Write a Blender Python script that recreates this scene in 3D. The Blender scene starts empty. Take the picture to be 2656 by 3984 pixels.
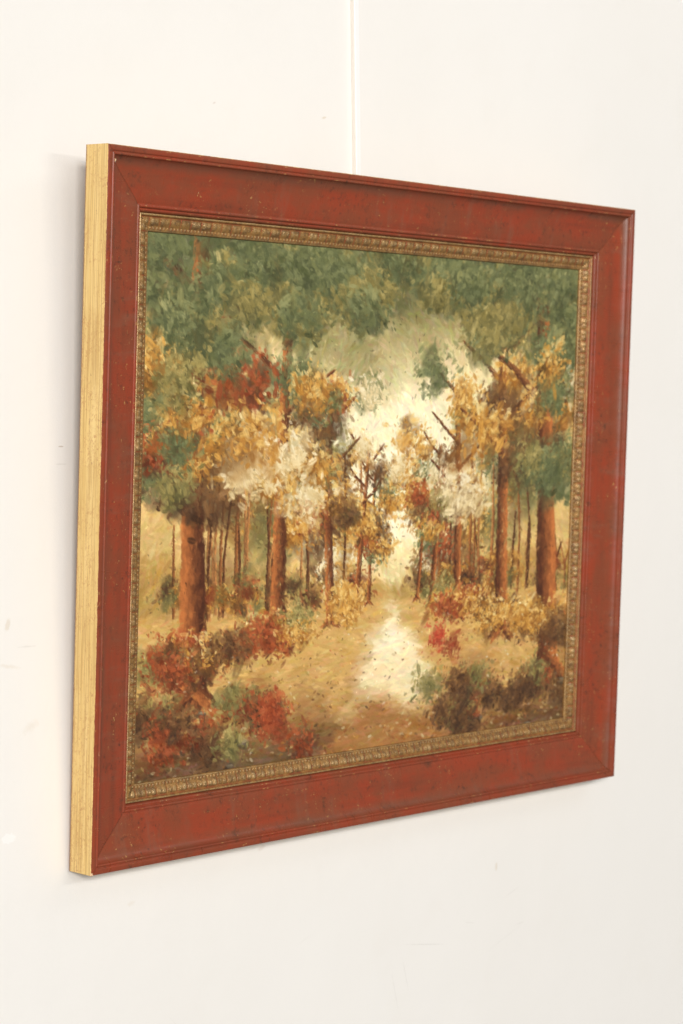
import bpy, bmesh, math, random
import numpy as np
from mathutils import Matrix, Vector
random.seed(4)
scene = bpy.context.scene
COL = scene.collection
MM = .001
Z0 = 1.5                       # height of the picture's reference point above the floor of the room

WORLD_LO, WORLD_HI = .17, .235
KEY, TOP, LEFT_FILL, FRONT = 10, 11, 2880, 103
PRINT_GAIN = 1.1

# ---------------------------------------------------------------- painted picture (a plain autumn avenue, colours in sRGB 0-1)
def paint_picture(Wc=820, Hc=626):
    rg = np.random.default_rng(11)
    def vnoise(n, seed):
        r = np.random.default_rng(seed).random((n + 2, int(n * 1.4) + 3))
        yy = np.linspace(0, n, Hc); xx = np.linspace(0, n * 1.31, Wc)
        yi = yy.astype(int); xi = xx.astype(int)
        fy = (yy - yi)[:, None]; fx = (xx - xi)[None, :]
        fy = fy * fy * (3 - 2 * fy); fx = fx * fx * (3 - 2 * fx)
        a = r[yi][:, xi]; b = r[yi][:, xi + 1]; c = r[yi + 1][:, xi]; d = r[yi + 1][:, xi + 1]
        return (a * (1 - fx) + b * fx) * (1 - fy) + (c * (1 - fx) + d * fx) * fy
    def fbm(n, seed, o=4):
        t = 0; s = 0; w = 1.0
        for k in range(o):
            t = t + w * vnoise(n * 2 ** k, seed + k); s += w; w *= .55
        return t / s
    c = lambda *v: np.array(v, float) / 255
    def lerp(a, b, t): return a + (b - a) * np.clip(t, 0, 1)[..., None]
    Y, X = np.mgrid[0:Hc, 0:Wc]; x = X / Wc; y = Y / Hc
    f1 = fbm(4, 1); f2 = fbm(9, 20, 4); f3 = fbm(22, 40, 3)
    # sky glow between the trees
    d = np.sqrt(((x - .535) / .46) ** 2 + ((y - .46) / .40) ** 2)
    T = lerp(np.broadcast_to(c(251, 240, 200), (Hc, Wc, 3)), c(228, 194, 122), (d - .30) * 1.25 + (f1 - .5) * .6)
    T = lerp(T, c(172, 136, 80), (d - .95) * 1.3 + (f2 - .5) * .9)
    T = lerp(T, c(142, 132, 84), (.28 - y) * 5 + (f1 - .5) * 2.4)
    T = lerp(T, c(88, 92, 60), (.13 - y) * 9 + (f2 - .5) * 1.8)
    # distant woods
    for k, (hy, col, am) in enumerate([(.60, c(238, 214, 154), .11), (.64, c(216, 178, 108), .08), (.668, c(176, 136, 74), .035)]):
        line = hy - am * (2 * np.abs(x - .54)) ** .8 * 2.2 - (fbm(7, 60 + k * 7)[Hc // 2][None, :] - .5) * .10
        T = lerp(T, col * (0.85 + .3 * f3[..., None]), np.clip((y - line) * 40, 0, 1) * (y < .75) * .85)
    # ground
    g = np.clip((y - .685) * 60, 0, 1)
    G = lerp(np.broadcast_to(c(206, 164, 96), (Hc, Wc, 3)), c(120, 78, 42), (y - .80) * 5 + (f2 - .5) * 1.4)
    G = lerp(G, c(96, 74, 52), (y - .93) * 10 + (f1 - .5) * 1.2)
    pc = .535 + .10 * np.clip(y - .69, 0, 1) * np.sin((y - .69) * 9)
    pw = .012 + .62 * np.clip(y - .685, 0, 1) ** 1.15
    P = lerp(np.broadcast_to(c(250, 236, 196), (Hc, Wc, 3)), c(232, 204, 148), (y - .76) * 6 + (f3 - .5) * .9)
    P = lerp(P, c(160, 112, 62), (y - .875) * 16 + (f2 - .5) * 2.0)
    G = lerp(G, P, (pw - np.abs(x - pc)) * 26 + (f3 - .5) * 1.6 + .3)
    T = T * (1 - g[..., None]) + G * g[..., None]
    A = T.copy()
    def stamp(px, py, a, b, ang, col, al):
        R = int(max(a, b)) + 2
        x0, x1 = int(px) - R, int(px) + R + 1; y0, y1 = int(py) - R, int(py) + R + 1
        if x1 <= 0 or y1 <= 0 or x0 >= Wc or y0 >= Hc: return
        x0, x1, y0, y1 = max(x0, 0), min(x1, Wc), max(y0, 0), min(y1, Hc)
        dx = np.arange(x0, x1)[None, :] - px; dy = np.arange(y0, y1)[:, None] - py
        ca, sa = np.cos(ang), np.sin(ang)
        u = (dx * ca + dy * sa) / a; v = (-dx * sa + dy * ca) / b
        r = u * u + v * v
        m = np.clip((1 - r) * 1.9, 0, 1) * (al * (.82 + .18 * np.sin(v * 7 + px)))
        w = A[y0:y1, x0:x1]; w += (col - w) * m[..., None]
    # broad brushwork over the lay-in
    for size, n, jit in ((17, 2600, .035), (9, 5200, .045), (5, 7000, .05)):
        for k in range(n):
            px, py = rg.random() * Wc, rg.random() * Hc
            ix, iy = int(px), int(py)
            ang = rg.normal(0, .25) if py > .69 * Hc else rg.normal(-.7 if px < .5 * Wc else .7, .6)
            col = T[iy, ix] + rg.normal(0, jit) + rg.normal(0, jit * .5, 3)
            stamp(px, py, size * (1 + rg.random()), size * .36, ang, col, .62)
    def limb(pts, w0, w1, dark, lit, side):
        pts = np.array(pts, float) * [Wc, Hc]
        seg = np.linalg.norm(np.diff(pts, axis=0), axis=1); n = int(seg.sum() / 1.6); cum = np.r_[0, np.cumsum(seg)]
        for k in range(n):
            t = k / max(n - 1, 1) * cum[-1]; i = min(np.searchsorted(cum, t, 'right') - 1, len(seg) - 1)
            f = (t - cum[i]) / seg[i]; p = pts[i] + (pts[i + 1] - pts[i]) * f
            w = w0 + (w1 - w0) * t / cum[-1]; ang = np.arctan2(*(pts[i + 1] - pts[i])[::-1])
            nn = np.array([-np.sin(ang), np.cos(ang)])
            for q in rg.uniform(-1.05, 1.05, 5):
                m = .5 + .5 * q * side
                col = lerp(dark, lit, np.array(m + rg.normal(0, .16)))
                stamp(p[0] + nn[0] * q * w * .8 + rg.normal(0, .4), p[1] + nn[1] * q * w * .8, max(3, w * .3) * (.7 + 1.6 * rg.random()), max(.8, w * .2) * (.6 + .8 * rg.random()), ang + rg.normal(0, .22), col * (.9 + .2 * rg.random()), .6)
    def foliage(cx, cy, rx, ry, n, cols, s0, s1, light=.0):
        for k in range(7):
            stamp((cx + rg.normal(0, rx * .45)) * Wc, (cy + ry * .15 + rg.normal(0, ry * .45)) * Hc, rx * Wc * .55, ry * Hc * .5, rg.random() * 3, cols[rg.integers(2)] * .95 + rg.normal(0, .02), .42)
        n = int(n * 1.5)
        for k in range(n):
            r = rg.random() ** .6; th = rg.random() * 6.283
            px = cx + rx * r * np.cos(th) + rg.normal(0, .012); py = cy + ry * r * np.sin(th) + rg.normal(0, .012)
            j = rg.random() * .55 + .45 * (.5 - .5 * r * np.sin(th)) + light
            i = j * (len(cols) - 1); i0 = int(np.clip(i, 0, len(cols) - 2)); col = lerp(cols[i0], cols[i0 + 1], np.array(i - i0)) + rg.normal(0, .03)
            s = (s0 + (s1 - s0) * rg.random()) * np.exp(rg.normal(-.1, .38))
            stamp(px * Wc, py * Hc, s * (1 + .5 * rg.random()), s * (.35 + .4 * rg.random()), rg.normal(.5 if px < .54 else 2.6, .8), col, .45 + .5 * rg.random())
    GRN = [c(66, 70, 44), c(92, 98, 62), c(126, 128, 82), c(166, 160, 104)]
    GLD = [c(112, 72, 32), c(164, 108, 46), c(212, 154, 68), c(240, 204, 126), c(250, 234, 180)]
    RST = [c(86, 42, 26), c(132, 62, 34), c(178, 88, 48), c(214, 140, 80)]
    OLV = [c(84, 80, 46), c(122, 112, 64), c(164, 146, 84), c(204, 184, 120)]
    BRN = [c(58, 40, 28), c(92, 62, 38), c(130, 90, 52), c(176, 132, 80)]
    CRM = [c(214, 186, 130), c(236, 214, 164), c(250, 240, 210)]
    # far foliage along the avenue, closing towards the vista
    for k in range(26):
        s = -1 if k % 2 else 1; t = rg.random()
        foliage(.54 + s * (.07 + .30 * t), .60 - .22 * t + rg.normal(0, .05), .035 + .05 * t, .04 + .06 * t, 150, [GLD, OLV, GLD, GLD, BRN, CRM][rg.integers(6)], 2, 4.2, .12)
    # trunks, far to near
    dk, lt = c(72, 38, 24), c(196, 116, 60)
    for k in range(46):
        s = -1 if k % 2 else 1; fx = .54 + s * (.05 + .42 * rg.random() ** .8); ty = .672 + .05 * abs(fx - .54) + .02 * rg.random(); hh = .10 + .22 * rg.random()
        b = [c(96, 58, 34), c(140, 86, 46), c(172, 116, 66)][rg.integers(3)]
        limb([(fx, ty), (fx + rg.normal(0, .004), ty - hh * .5), (fx + rg.normal(0, .01), ty - hh)], 1.2 + 2.6 * rg.random(), .7, b * .7, b * 1.2, -s)
    for k in range(60):
        s = -1 if k % 2 else 1; fx = .54 + s * (.07 + .42 * rg.random())
        foliage(fx, .66 + rg.normal(0, .02), .016 + .014 * rg.random(), .012 + .012 * rg.random(), 34, [BRN, GLD, OLV, RST][rg.integers(4)], 1.3, 2.8, -.1)
    trunks = [(.485, .70, .004), (.60, .70, .004), (.455, .715, .0062), (.635, .715, .006), (.40, .735, .010), (.70, .745, .0105), (.285, .775, .0165), (.815, .79, .017), (.115, .86, .026), (.945, .88, .027)]
    for (tx, ty, w) in trunks:
        s = 1 if tx < .54 else -1; lean = rg.normal(0, .012); top = ty - w * 34 - .12
        mid = (ty + top) / 2
        limb([(tx, ty), (tx + lean, mid), (tx + lean * 1.5 + s * w * .7, top)], w * Wc * 1.1, w * Wc * .55, dk, lt, -s if False else s * -1)
        for q in range(5):
            by = mid - (mid - top) * (.1 + .2 * q); ss = 1 if q % 2 else -1
            limb([(tx + lean, by), (tx + lean + ss * w * 3.5, by - w * 3.2), (tx + lean + ss * w * 6.5, by - w * 4.2 - .02)], w * Wc * .38, w * Wc * .12, dk, c(150, 94, 54), -s)
        limb([(tx - w * 1.6, ty + w * .6), (tx, ty - w * 1.2)], w * Wc * .5, w * Wc * .6, dk, lt, -s)
        limb([(tx + w * 1.7, ty + w * .6), (tx, ty - w * 1.4)], w * Wc * .5, w * Wc * .6, dk, lt, -s)
        pals = [GLD, RST, GLD, OLV, GLD, BRN, GRN, GLD, GLD, CRM]
        for q in range(13):
            fx = tx + rg.normal(0, w * 5 + .012); fy = top + rg.random() * (mid - top) * 1.25
            pal = pals[rg.integers(len(pals))] if fy > .22 else [GRN, OLV, GRN][rg.integers(3)]
            foliage(fx, fy, w * 2.3 + .012, w * 1.9 + .012, int(70 + w * 2600), pal, 1.6 + w * 60, 3 + w * 130)
    # hanging canopy above and at the sides
    for k in range(95):
        fx = rg.random(); edge = .06 + .20 * (2 * abs(fx - .56)) ** 1.6 + .05 * np.sin(fx * 19) + .04 * np.sin(fx * 41 + 1)
        fy = rg.random() ** .8 * edge * 1.05
        foliage(fx, fy, .045, .035, 120, [GRN, GRN, GRN, OLV, OLV][rg.integers(5)], 2.5, 6, -.05)
    for k in range(30):
        s = rg.random() < .5; fx = rg.random() * .10 if s else 1 - rg.random() * .13
        foliage(fx, .15 + rg.random() * .33, .04, .045, 120, [GRN, OLV, GLD, RST][rg.integers(4)], 2.2, 5)
    # undergrowth, fallen leaves, stones
    for k in range(46):
        s = -1 if k % 2 else 1; t = rg.random()
        fx = .54 + s * (.10 + .42 * t); fy = .70 + .10 * t + rg.normal(0, .012)
        foliage(fx, fy, .03 + .025 * t, .016 + .02 * t, 130, [GLD, RST, OLV, BRN, GLD][rg.integers(5)], 1.8, 3.8)
    for k in range(1000):
        fy = .72 + .28 * rg.random() ** .8; fx = rg.random(); sz = 1.2 + 6 * (fy - .70)
        if abs(fx - .55) < .55 * (fy - .685) and fy < .9 and rg.random() < .62: continue
        pal = [GLD, RST, BRN, CRM, GLD][rg.integers(5)]
        stamp(fx * Wc, fy * Hc, sz * 1.5, sz * .7, rg.normal(0, .5), pal[rg.integers(len(pal))] * .9, .3 + .4 * rg.random())
    for k in range(12):
        fx = rg.choice([rg.random() * .30, .72 + rg.random() * .28]); fy = .875 + rg.random() * .13; sz = 5 + 7 * rg.random()
        b = c(96, 84, 66) + rg.normal(0, .03)
        stamp(fx * Wc, fy * Hc, sz * 1.35, sz * .62, rg.normal(0, .18), b * .62, .85)
        stamp(fx * Wc + 1, fy * Hc - sz * .14, sz * 1.15, sz * .42, rg.normal(0, .18), b * 1.15, .8)
        stamp(fx * Wc + 3, fy * Hc - sz * .26, sz * .75, sz * .2, rg.normal(0, .2), b * 1.75, .6)
    for k in range(34):
        fx = rg.choice([rg.random() * .36, .62 + rg.random() * .38]); fy = .86 + rg.random() * .12
        foliage(fx, fy, .035, .03, 90, [BRN, RST, BRN, OLV, BRN][rg.integers(5)], 2, 4.6, -.12)
    foliage(.655, .785, .016, .03, 90, [c(120, 44, 28), c(186, 66, 44), c(214, 104, 70)], 1.6, 3.2)
    foliage(.69, .80, .02, .025, 60, [c(112, 52, 30), c(170, 76, 46)], 1.6, 3.2)
    foliage(.275, .90, .03, .045, 260, [c(104, 44, 26), c(158, 72, 40), c(196, 112, 64)], 1.8, 3.8)
    # knock the dabs together: short strokes that drag the colour already there
    B = A.copy()
    for k in range(9000):
        px, py = rg.random() * Wc, rg.random() * Hc
        ix = int(np.clip(px + rg.normal(0, 2.5), 0, Wc - 1)); iy = int(np.clip(py + rg.normal(0, 2.5), 0, Hc - 1))
        L = 2.5 + 5 * rg.random() ** 2
        stamp(px, py, L, .9 + .28 * L * rg.random(), rg.normal(.1, .5) if py > .7 * Hc else rg.normal(.7 if px < .54 * Wc else 2.4, .7), B[iy, ix] * (.95 + .1 * rg.random()), .55)
    for k in range(700):
        px, py = rg.random() * Wc, (.12 + .86 * rg.random()) * Hc
        b = B[int(py), int(px)]; stamp(px, py, 1.2 + 2.2 * rg.random(), .7 + .7 * rg.random(), rg.random() * 3, np.clip(b * 1.22 + .05, 0, 1) if rg.random() < .5 else b * .55, .7)
    A += (rg.random((Hc, Wc, 1)) - .5) * .03
    return np.clip(A, 0, 1)


# ---------------------------------------------------------------- helpers
def tag(o, label=None, cat=None, kind=None):
    if label: o['label'] = label
    if cat: o['category'] = cat
    if kind: o['kind'] = kind
    return o

def mesh_obj(name, verts, faces, mat, parent=None, uvs=None, smooth=True, colors=None, cname='tone'):
    me = bpy.data.meshes.new(name)
    me.from_pydata([tuple(v) for v in verts], [], [tuple(int(i) for i in f) for f in faces])
    if uvs is not None:
        uvl = me.uv_layers.new(name='UVMap')
        li = np.empty(len(me.loops), dtype=np.int32); me.loops.foreach_get('vertex_index', li)
        uvl.data.foreach_set('uv', np.asarray(uvs, dtype=np.float32)[li].ravel())
    if colors is not None:
        at = me.color_attributes.new(cname, 'FLOAT_COLOR', 'POINT')
        at.data.foreach_set('color', np.asarray(colors, dtype=np.float32).ravel())
    me.polygons.foreach_set('use_smooth', [smooth] * len(me.polygons))
    me.materials.append(mat)
    me.update()
    o = bpy.data.objects.new(name, me)
    COL.objects.link(o)
    if parent: o.parent = parent
    return o

class NT:
    def __init__(s, name):
        s.m = bpy.data.materials.new(name); s.m.use_nodes = True
        s.t = s.m.node_tree; s.t.nodes.clear()
        s.out = s.n('ShaderNodeOutputMaterial'); s.b = s.n('ShaderNodeBsdfPrincipled')
        s.l(s.b.outputs[0], s.out.inputs['Surface'])
    def n(s, typ, **kw):
        nd = s.t.nodes.new(typ)
        for k, v in kw.items():
            if k[0] == '_': nd.inputs[k[1:].replace('_', ' ')].default_value = v
            else: setattr(nd, k, v)
        return nd
    def l(s, a, b): s.t.links.new(a, b)
    def inp(s, sock, v):
        if hasattr(v, 'is_output'): s.l(v, sock)
        else: sock.default_value = v
    def math(s, op, a, b=0.0, c=None, clamp=False):
        nd = s.n('ShaderNodeMath', operation=op, use_clamp=clamp)
        s.inp(nd.inputs[0], a); s.inp(nd.inputs[1], b)
        if c is not None: s.inp(nd.inputs[2], c)
        return nd.outputs[0]
    def mix(s, f, a, b):
        nd = s.n('ShaderNodeMix', data_type='RGBA')
        s.inp(nd.inputs[0], f)
        for k, v in ((6, a), (7, b)):
            if hasattr(v, 'is_output'): s.l(v, nd.inputs[k])
            else: nd.inputs[k].default_value = (*v, 1)
        return nd.outputs[2]
    def ramp(s, v, lo, hi, a=0.0, b=1.0):
        nd = s.n('ShaderNodeMapRange', interpolation_type='SMOOTHSTEP')
        s.inp(nd.inputs[0], v)
        for k, q in enumerate((lo, hi, a, b)): nd.inputs[k + 1].default_value = q
        return nd.outputs[0]
    def noise(s, vec, scale, detail=4, rough=.55, stretch=None, off=(0, 0, 0), dist=0):
        if stretch or any(off):
            mp = s.n('ShaderNodeMapping'); s.l(vec, mp.inputs[0])
            mp.inputs['Scale'].default_value = stretch or (1, 1, 1); mp.inputs['Location'].default_value = off
            vec = mp.outputs[0]
        nd = s.n('ShaderNodeTexNoise'); s.l(vec, nd.inputs['Vector'])
        nd.inputs['Scale'].default_value = scale; nd.inputs['Detail'].default_value = detail
        nd.inputs['Roughness'].default_value = rough; nd.inputs['Distortion'].default_value = dist
        return nd.outputs['Fac']
    def bump(s, h, strength, dist):
        nd = s.n('ShaderNodeBump'); nd.inputs['Strength'].default_value = strength
        nd.inputs['Distance'].default_value = dist; s.l(h, nd.inputs['Height'])
        s.l(nd.outputs[0], s.b.inputs['Normal'])
    def set(s, **kw):
        for k, v in kw.items(): s.inp(s.b.inputs[k.replace('_', ' ')], v if hasattr(v, 'is_output') or not isinstance(v, tuple) else (*v, 1))

# ---------------------------------------------------------------- materials
def wall_paint():
    m = NT('wall_paint')
    geo = m.n('ShaderNodeNewGeometry'); pos = geo.outputs['Position']
    sep = m.n('ShaderNodeSeparateXYZ'); m.l(pos, sep.inputs[0])
    PX, PZ = sep.outputs[0], m.math('SUBTRACT', sep.outputs[2], Z0)
    big = m.noise(pos, 2.2, 3, .5)
    mid = m.noise(pos, 9, 4, .6, off=(3, 1, 7))
    col = m.mix(m.ramp(big, .3, .7), WALL_A, WALL_B)
    col = m.mix(m.ramp(mid, .5, .8, 0, .35), col, WALL_C)
    wob = m.math('MULTIPLY', m.math('SUBTRACT', m.noise(pos, 160, 3, .7), .5), 1.5)
    def mark(cx, cz, rx, rz, ang, colr, amt, soft=.6, rag=1.0):
        nonlocal col
        ca, sa = math.cos(ang), math.sin(ang)
        dx = m.math('SUBTRACT', PX, cx * MM); dz = m.math('SUBTRACT', PZ, cz * MM)
        u = m.math('ADD', m.math('MULTIPLY', dx, ca / (rx * MM)), m.math('MULTIPLY', dz, sa / (rx * MM)))
        v = m.math('ADD', m.math('MULTIPLY', dx, -sa / (rz * MM)), m.math('MULTIPLY', dz, ca / (rz * MM)))
        r = m.math('SQRT', m.math('ADD', m.math('MULTIPLY', u, u), m.math('MULTIPLY', v, v)))
        r = m.math('ADD', r, m.math('MULTIPLY', wob, rag)); amt = amt * .58
        col = m.mix(m.ramp(r, 1, 1 - soft, 0, amt), col, colr)
    TAN = (.62, .50, .33); GREY = (.45, .42, .37); BRN = (.42, .27, .18); WHT = (.95, .95, .93)
    mark(-549.9, -337.2, 11, 6, .1, WHT, .9, .3, .9)                # filler chip
    mark(-546.7, -117, 4, 9, -.3, TAN, .55)
    mark(-518, -225, 17, 7, .45, TAN, .25, .9)
    mark(-545, -160, 20, 3, -.15, TAN, .35, .9)
    mark(-522, -141, 16, 1.4, 0, GREY, .35, .8)
    mark(-470.3, 66.3, 4.6, .9, 0, BRN, .8)
    mark(-470, 47.7, 11, 1.3, 0, GREY, .35, .8)
    mark(261.9, -479.6, 3.2, 6.5, -.1, TAN, .55, .5, .5)
    mark(-235, 451.5, 3.5, 1.6, .4, BRN, .4)
    mark(-51.4, 453.5, 5, 1.6, .25, TAN, .8)
    mark(-175, -397, 9, 4, .3, BRN, .3, .8)
    mark(-380, -430, 8, 4, .2, TAN, .25, .8)
    for (a, b, w, amt) in (((63, -548.2), (168, -565), .9, .42), ((276, -523), (314, -511.5), .8, .3), ((70.4, -557.7), (85.5, -617.4), 1.0, .3),
                           ((50.6, -576), (66, -639), 1.0, .28), ((298, -562), (323, -560), .8, .3), ((222, -593), (326, -559), .7, .2), ((192, -541), (218, -546), .8, .28),
                           ((-120, -520), (-84, -508), .8, .16), ((-330, -560), (-300, -590), .9, .15)):
        cx, cz = (a[0] + b[0]) / 2, (a[1] + b[1]) / 2; L = math.hypot(b[0] - a[0], b[1] - a[1]) / 2
        mark(cx, cz, L, w, math.atan2(b[1] - a[1], b[0] - a[0]), GREY, amt, .8, .9)
    roll = m.noise(pos, 420, 4, .65); lump = m.noise(pos, 60, 3, .6); dent = m.noise(pos, 11, 2, .5)
    h = m.math('ADD', m.math('ADD', m.math('MULTIPLY', roll, .35), m.math('MULTIPLY', lump, .5)), m.math('MULTIPLY', dent, 2.0))
    m.set(Base_Color=col, Roughness=.62, IOR=1.4); m.b.inputs['Specular IOR Level'].default_value = .25
    m.bump(h, .34, .0016)
    return m.m

def red_paint():
    m = NT('distressed_red_paint')
    uv = m.n('ShaderNodeUVMap', uv_map='UVMap').outputs[0]
    sep = m.n('ShaderNodeSeparateXYZ'); m.l(uv, sep.inputs[0]); V = sep.outputs[1]
    cloud = m.noise(uv, 26, 5, .62, stretch=(.55, 1, 1)); blot = m.noise(uv, 46, 7, .78, off=(4, 2, 0), dist=.15)
    streak = m.noise(uv, 40, 4, .6, stretch=(.10, 1.6, 1), off=(7, 3, 0)); drag = m.noise(uv, 30, 5, .65, stretch=(1.5, .35, 1), off=(1, 9, 0))
    fine = m.noise(uv, 900, 2, .6)
    col = m.mix(m.ramp(cloud, .36, .62), RED_A, RED_B)
    band = m.math('MULTIPLY', m.ramp(V, .0095, .012), m.ramp(V, .0235, .014))  # antique glaze along the cove, with some of its greyish sheen put into the colour
    band = m.math('MULTIPLY', band, m.ramp(m.noise(uv, 34, 4, .6, stretch=(.25, 1, 1), off=(13, 2, 0)), .32, .62))
    col = m.mix(m.ramp(streak, .47, .74, 0, .5), col, RED_C)
    col = m.mix(m.ramp(drag, .52, .76, 0, .5), col, RED_D)
    col = m.mix(m.math('MULTIPLY', band, .62), col, (.17, .075, .042))
    col = m.mix(m.ramp(blot, .54, .76, 0, .85), col, (.085, .040, .022))
    mott = m.math('MULTIPLY', m.ramp(m.noise(uv, 120, 6, .72, off=(6, 4, 0)), .52, .70), m.ramp(m.noise(uv, 18, 3, .6, off=(1, 17, 0)), .40, .62))
    col = m.mix(m.math('MULTIPLY', mott, .85), col, (.065, .032, .020))
    col = m.mix(m.ramp(fine, .3, .7, 0, .16), col, (.16, .05, .03))
    gate = m.ramp(m.noise(uv, 16, 2, .5, off=(11, 5, 0)), .46, .62)
    fl = m.ramp(m.noise(uv, 210, 3, .7, stretch=(.75, 1, 1), off=(2, 6, 0), dist=1.2), .65, .70)
    gold = m.math('MULTIPLY', fl, gate)
    # worn arrises of the moulding: thin broken lines where the profile has an edge
    wear = None
    for vv, w in ((1.6, .9), (9.4, .7), (58.5, .8), (63, .6)):
        d = m.ramp(m.math('ABSOLUTE', m.math('SUBTRACT', V, vv * MM)), 0, w * MM, 1, 0)
        wear = d if wear is None else m.math('MAXIMUM', wear, d)
    brk = m.ramp(m.noise(uv, 120, 4, .75, stretch=(.6, .2, 1), off=(3, 1, 0)), .57, .66)
    gold = m.math('MAXIMUM', gold, m.math('MULTIPLY', wear, brk))
    col = m.mix(m.math('MULTIPLY', gold, .75), col, (.62, .36, .12))
    rough = m.ramp(drag, .3, .7, ROUGH0, ROUGH0 + .16)
    m.set(Base_Color=col, Roughness=rough)
    m.b.inputs['Specular IOR Level'].default_value = .36
    h = m.math('SUBTRACT', m.math('ADD', m.math('MULTIPLY', blot, .5), m.math('MULTIPLY', streak, .8)), m.math('MULTIPLY', gold, .6))
    m.bump(h, .35, .0006)
    return m.m

def side_gilt():
    m = NT('rubbed_gold_leaf')
    uv = m.n('ShaderNodeUVMap', uv_map='UVMap').outputs[0]
    fib = m.noise(uv, 520, 3, .6, stretch=(.018, 1, 1)); fib2 = m.noise(uv, 190, 3, .6, stretch=(.02, 1, 1), off=(3, 8, 0))
    cl = m.noise(uv, 22, 3, .6, off=(5, 1, 0)); sp = m.noise(uv, 330, 5, .78, stretch=(.6, 1, 1), off=(1, 4, 0), dist=1.0)
    wid = m.noise(uv, 60, 4, .7, stretch=(.5, 1, 1), off=(8, 8, 0))
    col = m.mix(m.ramp(fib2, .3, .7), GOLD_A, GOLD_B)
    col = m.mix(m.ramp(fib, .44, .62, 0, .6), col, GOLD_C)
    rub = m.math('MULTIPLY', m.ramp(sp, .50, .62), m.ramp(m.math('ADD', cl, m.math('MULTIPLY', wid, .5)), .62, .86))
    col = m.mix(m.math('MULTIPLY', rub, .62), col, (.50, .20, .075))
    nick = m.ramp(m.noise(uv, 150, 4, .7, stretch=(.5, 1.0, 1), off=(6, 6, 0), dist=.8), .66, .70)
    col = m.mix(m.math('MULTIPLY', nick, .75), col, (.33, .12, .06))
    sv = m.n('ShaderNodeSeparateXYZ'); m.l(uv, sv.inputs[0])
    leaf = m.n('ShaderNodeTexWhiteNoise', noise_dimensions='1D')
    m.l(m.math('FLOOR', m.math('ADD', m.math('MULTIPLY', sv.outputs[0], 12.5), m.math('MULTIPLY', wid, .5))), leaf.inputs['W'])
    col = m.mix(m.math('MULTIPLY', leaf.outputs['Value'], .22), col, (.66, .40, .12))
    edge = m.math('ADD', sv.outputs[1], m.math('MULTIPLY', m.math('SUBTRACT', m.noise(uv, 95, 4, .75, stretch=(.7, 0, 1), off=(2, 0, 0)), .5), .0042))
    col = m.mix(m.ramp(edge, .0474, .0482, 0, .9), col, (.27, .06, .026))
    col = m.mix(m.ramp(edge, .0160, .0148, 0, .75), col, (.36, .15, .065))
    m.set(Base_Color=col, Metallic=.12, Roughness=m.ramp(cl, .3, .7, .42, .56))
    m.bump(m.math('ADD', fib, fib2), .25, .0004)
    return m.m

def liner_gilt():
    m = NT('antiqued_bronze_gilding')
    uv = m.n('ShaderNodeUVMap', uv_map='UVMap').outputs[0]
    tone = m.n('ShaderNodeVertexColor', layer_name='tone').outputs[0]
    sp = m.n('ShaderNodeSeparateColor'); m.l(tone, sp.inputs[0])
    hi, red = sp.outputs[0], sp.outputs[1]
    n1 = m.noise(uv, 150, 4, .7); n2 = m.noise(uv, 620, 3, .7, off=(3, 3, 0)); n3 = m.noise(uv, 45, 3, .6, off=(9, 2, 0))
    col = m.mix(m.ramp(n1, .36, .62), LIN_A, LIN_B)
    col = m.mix(m.ramp(n3, .45, .75, 0, .5), col, LIN_C)
    n4 = m.noise(uv, 28, 4, .65, off=(5, 12, 0)); col = m.mix(m.ramp(n4, .5, .7, 0, .42), col, (.10, .055, .028))
    rub = m.math('MULTIPLY', m.math('MULTIPLY', hi, m.ramp(n2, .35, .62)), m.ramp(m.noise(uv, 34, 3, .6, off=(2, 21, 0)), .3, .65, .35, 1))
    col = m.mix(m.math('MULTIPLY', rub, .9), col, LIN_HI)
    col = m.mix(m.math('MULTIPLY', red, m.ramp(n1, .38, .62, .25, 1)), col, (.42, .075, .03))
    m.set(Base_Color=col, Metallic=m.math('ADD', .25, m.math('MULTIPLY', rub, .5)), Roughness=m.ramp(n2, .2, .8, .24, .50))
    m.bump(m.math('ADD', n1, n2), .35, .0008)
    return m.m

def print_surface():
    m = NT('printed_picture')
    tone = m.n('ShaderNodeVertexColor', layer_name='tone').outputs[0]
    tc = m.n('ShaderNodeTexCoord').outputs['Object']
    m.set(Base_Color=tone, Roughness=.36); m.b.inputs['Specular IOR Level'].default_value = .42
    weave = m.noise(tc, 900, 2, .6); w2 = m.noise(tc, 40, 3, .5)
    m.bump(m.math('ADD', weave, w2), .10, .0005)
    return m.m

def plain(name, col, rough=.5, spec=.4, nscale=80, namt=.15, dark=(.3, .25, .2)):
    m = NT(name); tc = m.n('ShaderNodeTexCoord').outputs['Object']
    n = m.noise(tc, nscale, 4, .6)
    m.set(Base_Color=m.mix(m.ramp(n, .4, .8, 0, namt), col, dark), Roughness=rough)
    m.b.inputs['Specular IOR Level'].default_value = spec
    m.bump(n, .1, .0005)
    return m.m

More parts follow.
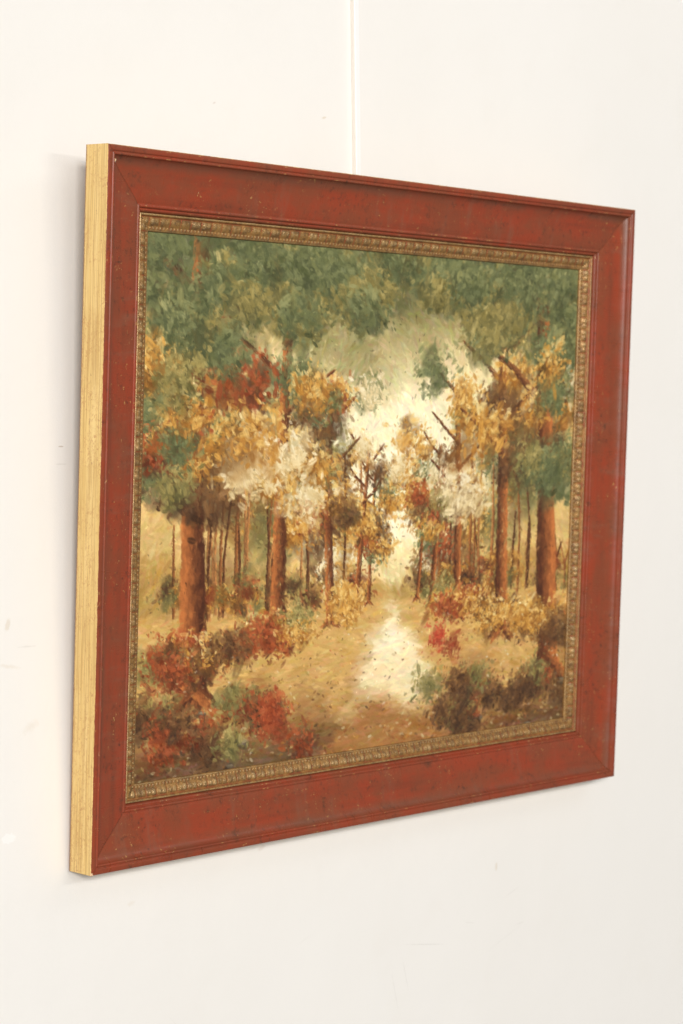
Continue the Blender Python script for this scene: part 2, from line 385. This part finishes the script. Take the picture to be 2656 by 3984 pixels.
WALL_A, WALL_B, WALL_C = (.882, .855, .817), (.868, .839, .797), (.845, .81, .758)
RED_A, RED_B, RED_C, RED_D = (.325, .053, .021), (.255, .062, .027), (.17, .044, .022), (.235, .108, .062)
GOLD_A, GOLD_B, GOLD_C = (.92, .675, .285), (.85, .585, .21), (.50, .28, .085)
LIN_A, LIN_B, LIN_C, LIN_HI = (.38, .195, .055), (.19, .098, .034), (.48, .26, .080), (1.0, .74, .38)
ROUGH0 = .24
M_wall = wall_paint(); M_red = red_paint(); M_side = side_gilt(); M_liner = liner_gilt(); M_print = print_surface()
M_back = plain('brown_backing_paper', (.38, .27, .17), .8, .2)
M_rod = plain('glossy_white_enamel', (.93, .925, .91), .3, .5, 60, .05, (.8, .77, .7))
M_rod_body = plain('shade_toned_rod_enamel', (.84, .785, .715), .5, .4, 60, .08, (.7, .62, .5))  # shade on the white rod's sides, put into the colour as a creamier tone
M_chip = plain('bare_chipped_wood', (.80, .55, .33), .8, .2, 500, .4, (.55, .33, .18))

# ---------------------------------------------------------------- setting
def box(name, x0, x1, y0, y1, z0, z1, mat, parent=None, bev=0):
    bm = bmesh.new(); bmesh.ops.create_cube(bm, size=1)
    for v in bm.verts: v.co = Vector(((x0 + x1) / 2 + v.co.x * (x1 - x0), (y0 + y1) / 2 + v.co.y * (y1 - y0), (z0 + z1) / 2 + v.co.z * (z1 - z0)))
    if bev: bmesh.ops.bevel(bm, geom=bm.edges[:], offset=bev, segments=3, affect='EDGES', profile=.5)
    me = bpy.data.meshes.new(name); bm.to_mesh(me); bm.free(); me.materials.append(mat)
    o = bpy.data.objects.new(name, me); COL.objects.link(o)
    if parent: o.parent = parent
    return o
wall = box('wall', -3.2, 3.6, 0, .14, 0, 3.1, M_wall)
tag(wall, 'scuffed cream painted wall behind the red framed picture', 'wall', 'structure')

# slim white rod on the wall, straight above the middle of the picture
rod = bpy.data.objects.new('hanging_rod', None); COL.objects.link(rod); rod.location = (.0021, 0, Z0 + .30)
tag(rod, 'slim white square rod running up the cream wall from behind the frame top', 'hanging rod')
box('rod_body', -.0041, .0041, -.0050, -.0002, 0, 1.15, M_rod_body, rod, .0004)
box('rod_face', -.0039, .0043, -.0066, -.0052, .0, 1.15, M_rod, rod, .0005)
box('rod_hook', -.006, .006, -.014, -.0068, .01, .03, M_rod, rod, .001)

# ---------------------------------------------------------------- framed picture
W, H, DEP = 944.5, 760.0, 34.7
PITCH = math.radians(3.3)
pic = bpy.data.objects.new('framed_picture', None); COL.objects.link(pic)
cth, sth = math.cos(PITCH), math.sin(PITCH)
p0z = -39 - 380 * math.tan(PITCH)
rel = (0, -380.0, -DEP - p0z)
pic.location = (0, -(rel[1] * sth + rel[2] * cth) * MM, Z0 + (rel[1] * cth - rel[2] * sth) * MM)
pic.rotation_euler = (PITCH, 0, 0)
tag(pic, 'large picture in a wide distressed red frame with gilt sides, on a cream wall', 'framed picture')

# frame coordinates in mm: x right, y up, both from the centre, z = 0 on the front plane and positive towards the viewer
def L(x, y, z): return (x * MM, -(z + DEP) * MM, (y + H / 2) * MM)
SIDES = {'top': (W, H, lambda s, u: (s, H / 2 - u)), 'bottom': (W, H, lambda s, u: (-s, -H / 2 + u)),
         'left': (H, W, lambda s, u: (-W / 2 + u, s)), 'right': (H, W, lambda s, u: (W / 2 - u, -s))}

def smooth_profile(pts, step):
    """resample a polyline (u, d) with a Catmull-Rom spline"""
    P = [np.array(p, float) for p in pts]; P = [2 * P[0] - P[1]] + P + [2 * P[-1] - P[-2]]
    out = []
    for i in range(1, len(P) - 2):
        n = max(1, int(np.linalg.norm(P[i + 1] - P[i]) / step))
        for k in range(n):
            t = k / n
            out.append(.5 * ((2 * P[i]) + (P[i + 1] - P[i - 1]) * t + (2 * P[i - 1] - 5 * P[i] + 4 * P[i + 1] - P[i + 2]) * t * t + (3 * P[i] - P[i - 1] - 3 * P[i + 1] + P[i + 2]) * t ** 3))
    out.append(P[-2]); return out

SIDE_PROFILE = [(14, 34.7), (0.6, 34.7), (0, 34.1)] + [(0, 34 - k * 3.0) for k in range(1, 11)] + [(0, 2.0)]
TOP_EDGE = [(0, 2.0), (.2, .9), (.8, .3), (1.3, .12)]
LEFT_EDGE = [(0, 2.0), (.1, .9), (.35, .4)]
RED_EDGE = [(.35, .4), (.8, .2)]
RED_PROFILE = [(1.3, .12)] + smooth_profile([(2, 0), (4, -.15), (5.8, .0)], .8) + smooth_profile([(6.3, .6), (6.9, 1.5), (7.5, 1.3), (8.4, .55), (9.4, .55), (10.2, 1.3), (10.6, 2.6)], .45) \
    + smooth_profile([(11, 3.4), (12.2, 5.0), (14.5, 7.0), (18, 8.7), (23, 10.2), (29, 11.3), (36, 12.2), (43, 12.9), (50, 13.8), (55, 14.9), (56.6, 15.8)], 1.2) \
    + smooth_profile([(57.2, 15.7), (58.2, 14.9), (59.4, 15.0), (60.3, 16.0), (60.8, 17.8)], .45) + smooth_profile([(61.2, 18.0), (62.2, 17.5), (63.3, 18.0), (64.2, 19.4), (65.0, 22.5)], .45)

def strip(name, side, profile, step, mat, parent, disp=None, jitter=0, seed=0):
    """one mitred length of moulding; the profile runs from the outside inwards"""
    Ls, _, f = SIDES[side]; rr = np.random.default_rng(seed)
    prof = np.array(profile, float); u = prof[:, 0]; d = prof[:, 1]
    n = int(Ls / step); a = np.linspace(0, 1, n + 1)
    S = (-Ls / 2 + u[None, :]) + a[:, None] * (Ls - 2 * u[None, :])
    if mat is M_red: S = S * (1 - .5 / Ls)          # hairline open mitres at the corners
    arc = np.r_[0, np.cumsum(np.hypot(np.diff(u), np.diff(d)))]
    D = np.repeat(d[None, :], n + 1, 0); tone = None
    if disp is not None:
        h, tone = disp(S, np.repeat(u[None, :], n + 1, 0), rr); D = D - h
    if jitter:
        wob = np.cumsum(rr.normal(0, jitter, n + 1)); wob -= np.linspace(0, wob[-1], n + 1); D = D + (wob * .1)[:, None]
    verts = np.empty((n + 1, len(u), 3)); uvs = np.empty((n + 1, len(u), 2)); off = seed * 1.37
    for j in range(len(u)):
        for i in range(n + 1):
            x, y = f(S[i, j], u[j]); verts[i, j] = L(x, y, -D[i, j])
        uvs[:, j, 0] = S[:, j] * MM + off; uvs[:, j, 1] = (u[j] if mat is M_red else arc[j]) * MM
    k = len(u); idx = np.arange((n + 1) * k).reshape(n + 1, k)
    q = np.stack([idx[:-1, :-1], idx[1:, :-1], idx[1:, 1:], idx[:-1, 1:]], -1).reshape(-1, 4)
    if side in ('top', 'bottom', 'left', 'right'): q = q[:, ::-1]
    cols = None
    if tone is not None: cols = np.concatenate([tone.reshape(-1, 2), np.zeros((tone.size // 2, 1)), np.ones((tone.size // 2, 1))], 1)
    return mesh_obj(name, verts.reshape(-1, 3), q, mat, parent, uvs.reshape(-1, 2), True, cols)

# carved border: leaf tips with a small bead-like lace inside it
LIN_PROFILE = [(65.0, 24.5), (65.1, 22.2), (65.3, 20.9), (65.8, 20.2), (66.6, 20.0), (67.4, 20.3), (68.0, 21.2), (68.4, 22.4), (68.9, 23.0)] \
    + [(69.3 + .45 * k, 23.1 + 2.3 * (k / 20) ** 1.2) for k in range(21)] + [(78.7 + .4 * k, 25.45 + .05 * k) for k in range(9)] + [(82.4, 25.9), (83.2, 26.4), (83.8, 27.0), (84.0, 27.8), (84.1, 30.5)]
def ornament(S, U, rr):
    P = 15.6
    k = np.floor(S / P); ps = S / P - k
    amp = (.62 + .62 * rr.random(4000))[(k.astype(int) + 2000) % 4000]
    w = np.clip((U - 69.0) / 9.4, 0, 1); across = np.sin(np.pi * w) ** .75
    egg = np.exp(-(((ps - .27) / .21) ** 2)) * (1 - .35 * (w - .4))
    lobe = .85 * np.exp(-(((ps - .68) / .15) ** 2)) * np.exp(-((w - .45) / .40) ** 2)
    dart = .45 * np.exp(-(((ps - .86) / .045) ** 2)) * (1 - w * .5)
    vein = -.16 * np.cos(ps * 2 * np.pi * 6 + w * 5) * across
    gap = np.exp(-(((ps - .985) / .035) ** 2)) + np.exp(-(((ps + .015) / .035) ** 2))
    band = ((U > 68.9) & (U < 78.5)).astype(float)
    crumb = sum(np.sin(S * f1 + U * f2 + p) for f1, f2, p in ((2.1, 1.7, 0), (-1.3, 2.9, 1), (3.1, -.9, 2), (.9, 3.7, 4))) * .09
    h = band * across * (amp * (1.55 * egg + 1.6 * lobe + .9 * dart) + vein + crumb - .35 * gap + .45)
    q = (U - 78.5) / 3.4; inl = ((q > 0) & (q < 1)).astype(float)
    ql = S / 5.2 - np.floor(S / 5.2)
    lace = inl * np.sin(np.pi * np.clip(q, 0, 1)) * (1.0 * np.exp(-((ql - .5) / .22) ** 2) - .2 + .35 * np.exp(-((ql - .02) / .08) ** 2))
    h = h + lace + rr.normal(0, .035, h.shape) * (U > 68.5) * (U < 82.5)
    fil = ((U > 65.2) & (U < 67.2)).astype(float)
    hi = np.clip((h - .75) / 1.3, 0, 1) ** 1.3 * band * .8 + np.clip(lace, 0, 1) * .8 + fil * .62 + ((U > 82.2) & (U < 83.4)) * .25
    red = band * np.clip(gap, 0, 1) * .95 + inl * np.clip(-lace * 3.2, 0, .5) + ((U > 67.6) & (U < 69.4)) * .45
    return h, np.stack([np.clip(hi, 0, 1), np.clip(red, 0, 1)], -1)

for k, side in enumerate(('left', 'top', 'right', 'bottom')):
    redp, gilp = RED_PROFILE, SIDE_PROFILE
    if side == 'top': gilp = SIDE_PROFILE + TOP_EDGE[1:]
    elif side == 'left': gilp = SIDE_PROFILE + LEFT_EDGE[1:]; redp = RED_EDGE + RED_PROFILE
    else: redp = LEFT_EDGE + RED_EDGE[1:] + RED_PROFILE
    rail = strip('frame_rail', side, redp, 4.0, M_red, pic, None, .25, k + 1)
    strip('gilt_side', side, gilp, 6.0, M_side, rail, None, 0, k + 1)
    strip('gilt_border', side, LIN_PROFILE, .95, M_liner, pic, ornament, 0, k + 21)

# picture sheet: one flat mesh with the painted colours at its points
Wp, Hp, zp = W - 2 * 80, H - 2 * 80, -29.0
A = paint_picture()
hc, wc = A.shape[:2]
gx = np.linspace(-Wp / 2, Wp / 2, wc); gy = np.linspace(Hp / 2, -Hp / 2, hc)
VX, VY = np.meshgrid(gx, gy)
vv = np.stack([VX * MM, np.full_like(VX, -(zp + DEP) * MM), (VY + H / 2) * MM], -1).reshape(-1, 3)
idx = np.arange(hc * wc).reshape(hc, wc)
qf = np.stack([idx[:-1, :-1], idx[1:, :-1], idx[1:, 1:], idx[:-1, 1:]], -1).reshape(-1, 4)
lin = np.where(A <= .04045, A / 12.92, ((A + .055) / 1.055) ** 2.4) * PRINT_GAIN
mesh_obj('picture_sheet', vv, qf, M_print, pic, None, False, np.concatenate([lin.reshape(-1, 3), np.ones((hc * wc, 1))], 1))
bk = box('backing_board', -(W / 2 - 15) * MM, (W / 2 - 15) * MM, -3.5 * MM, -.6 * MM, 15 * MM, (H - 15) * MM, M_back, pic)

# small chips: bare wood at the lower corner, a pale fleck in the upper mitre
def flake(name, x, y, z, r, mat, seed, parent, sq=(1, 1, .45)):
    rr = random.Random(seed); bm = bmesh.new(); bmesh.ops.create_icosphere(bm, subdivisions=2, radius=r * MM)
    for v in bm.verts:
        s = 1 + rr.uniform(-.28, .28); v.co = Vector((v.co.x * s * sq[0], v.co.y * s * sq[2], v.co.z * s * sq[1])) + Vector(L(x, y, z))
    me = bpy.data.meshes.new(name); bm.to_mesh(me); bm.free(); me.materials.append(mat)
    o = bpy.data.objects.new(name, me); COL.objects.link(o); o.parent = parent; return o
flake('pale_fleck', -W / 2 + 14.5, H / 2 - 15.5, -6.2, 1.9, M_chip, 3, pic)
flake('chipped_corner', -W / 2 + 1.6, -H / 2 + 1.2, -.9, 2.1, M_chip, 5, pic, (1, .8, .6))

# ---------------------------------------------------------------- light: even room light, a ceiling tube fixture in front of the wall, softer light from above, added fills from left and front
world = bpy.data.worlds.new('World'); scene.world = world; world.use_nodes = True
wt = world.node_tree; wt.nodes.clear()
wo = wt.nodes.new('ShaderNodeOutputWorld'); bg = wt.nodes.new('ShaderNodeBackground'); wt.links.new(bg.outputs[0], wo.inputs[0])
tc = wt.nodes.new('ShaderNodeTexCoord'); sx = wt.nodes.new('ShaderNodeSeparateXYZ'); wt.links.new(tc.outputs['Generated'], sx.inputs[0])
mr = wt.nodes.new('ShaderNodeMapRange'); wt.links.new(sx.outputs[2], mr.inputs[0]); mr.inputs[1].default_value = -.8; mr.inputs[2].default_value = .9
mr.inputs[3].default_value = WORLD_LO; mr.inputs[4].default_value = WORLD_HI; wt.links.new(mr.outputs[0], bg.inputs[1])
bg.inputs[0].default_value = (1, .985, .955, 1)
def area(name, loc, aim, sx_, sy_, power, col):
    l = bpy.data.lights.new(name, 'AREA'); l.shape = 'RECTANGLE'; l.size = sx_; l.size_y = sy_; l.energy = power; l.color = col
    o = bpy.data.objects.new(name, l); COL.objects.link(o); o.location = loc
    d = Vector(aim) - Vector(loc); o.rotation_euler = d.to_track_quat('-Z', 'Y').to_euler(); return o
area('tube_fixture', (-.08, -3.0, Z0 + .66), (0, 0, Z0), .85, .09, KEY, (1, .985, .955))
area('ceiling_fixture', (1.7, -2.5, 3.6), (.1, 0, Z0), 2.4, .9, TOP, (1, .985, .955))
area('left_fill_light', (-12.0, -15.0, Z0 + 3.9), (.1, 0, Z0), 5.6, 3.2, LEFT_FILL, (1, .982, .952))  # unseen fill, added on the left to lift the side shadow and the gilt
area('front_fill_light', (-2.3, -7.0, Z0 + 2.0), (.3, 0, Z0), 3.0, 1.7, FRONT, (1, .98, .945))  # broad fill panel added out of view to brighten wall and frame

# ---------------------------------------------------------------- camera
cam = bpy.data.cameras.new('Camera'); co = bpy.data.objects.new('Camera', cam); COL.objects.link(co)
ax = [Vector((.666561, -.745341, -.012797)), Vector((.025166, .005342, .999669)), Vector((-.745026, -.666662, .022318))]
Mx = Matrix.Identity(4)
for i in range(3):
    for j in range(3): Mx[j][i] = ax[i][j]
Mx.translation = Vector((-2.08443, -1.83888, Z0 + .04783))
co.matrix_world = Mx
cam.sensor_fit = 'VERTICAL'; cam.sensor_height = 36; cam.lens = 81.165; cam.clip_end = 60; cam.clip_start = .05
cam.dof.use_dof = True; cam.dof.focus_distance = 2.42; cam.dof.aperture_fstop = 9
scene.camera = co
scene.view_settings.view_transform = 'Standard'; scene.view_settings.look = 'None'
scene.view_settings.exposure = 0; scene.view_settings.gamma = 1; scene.view_settings.use_curve_mapping = False
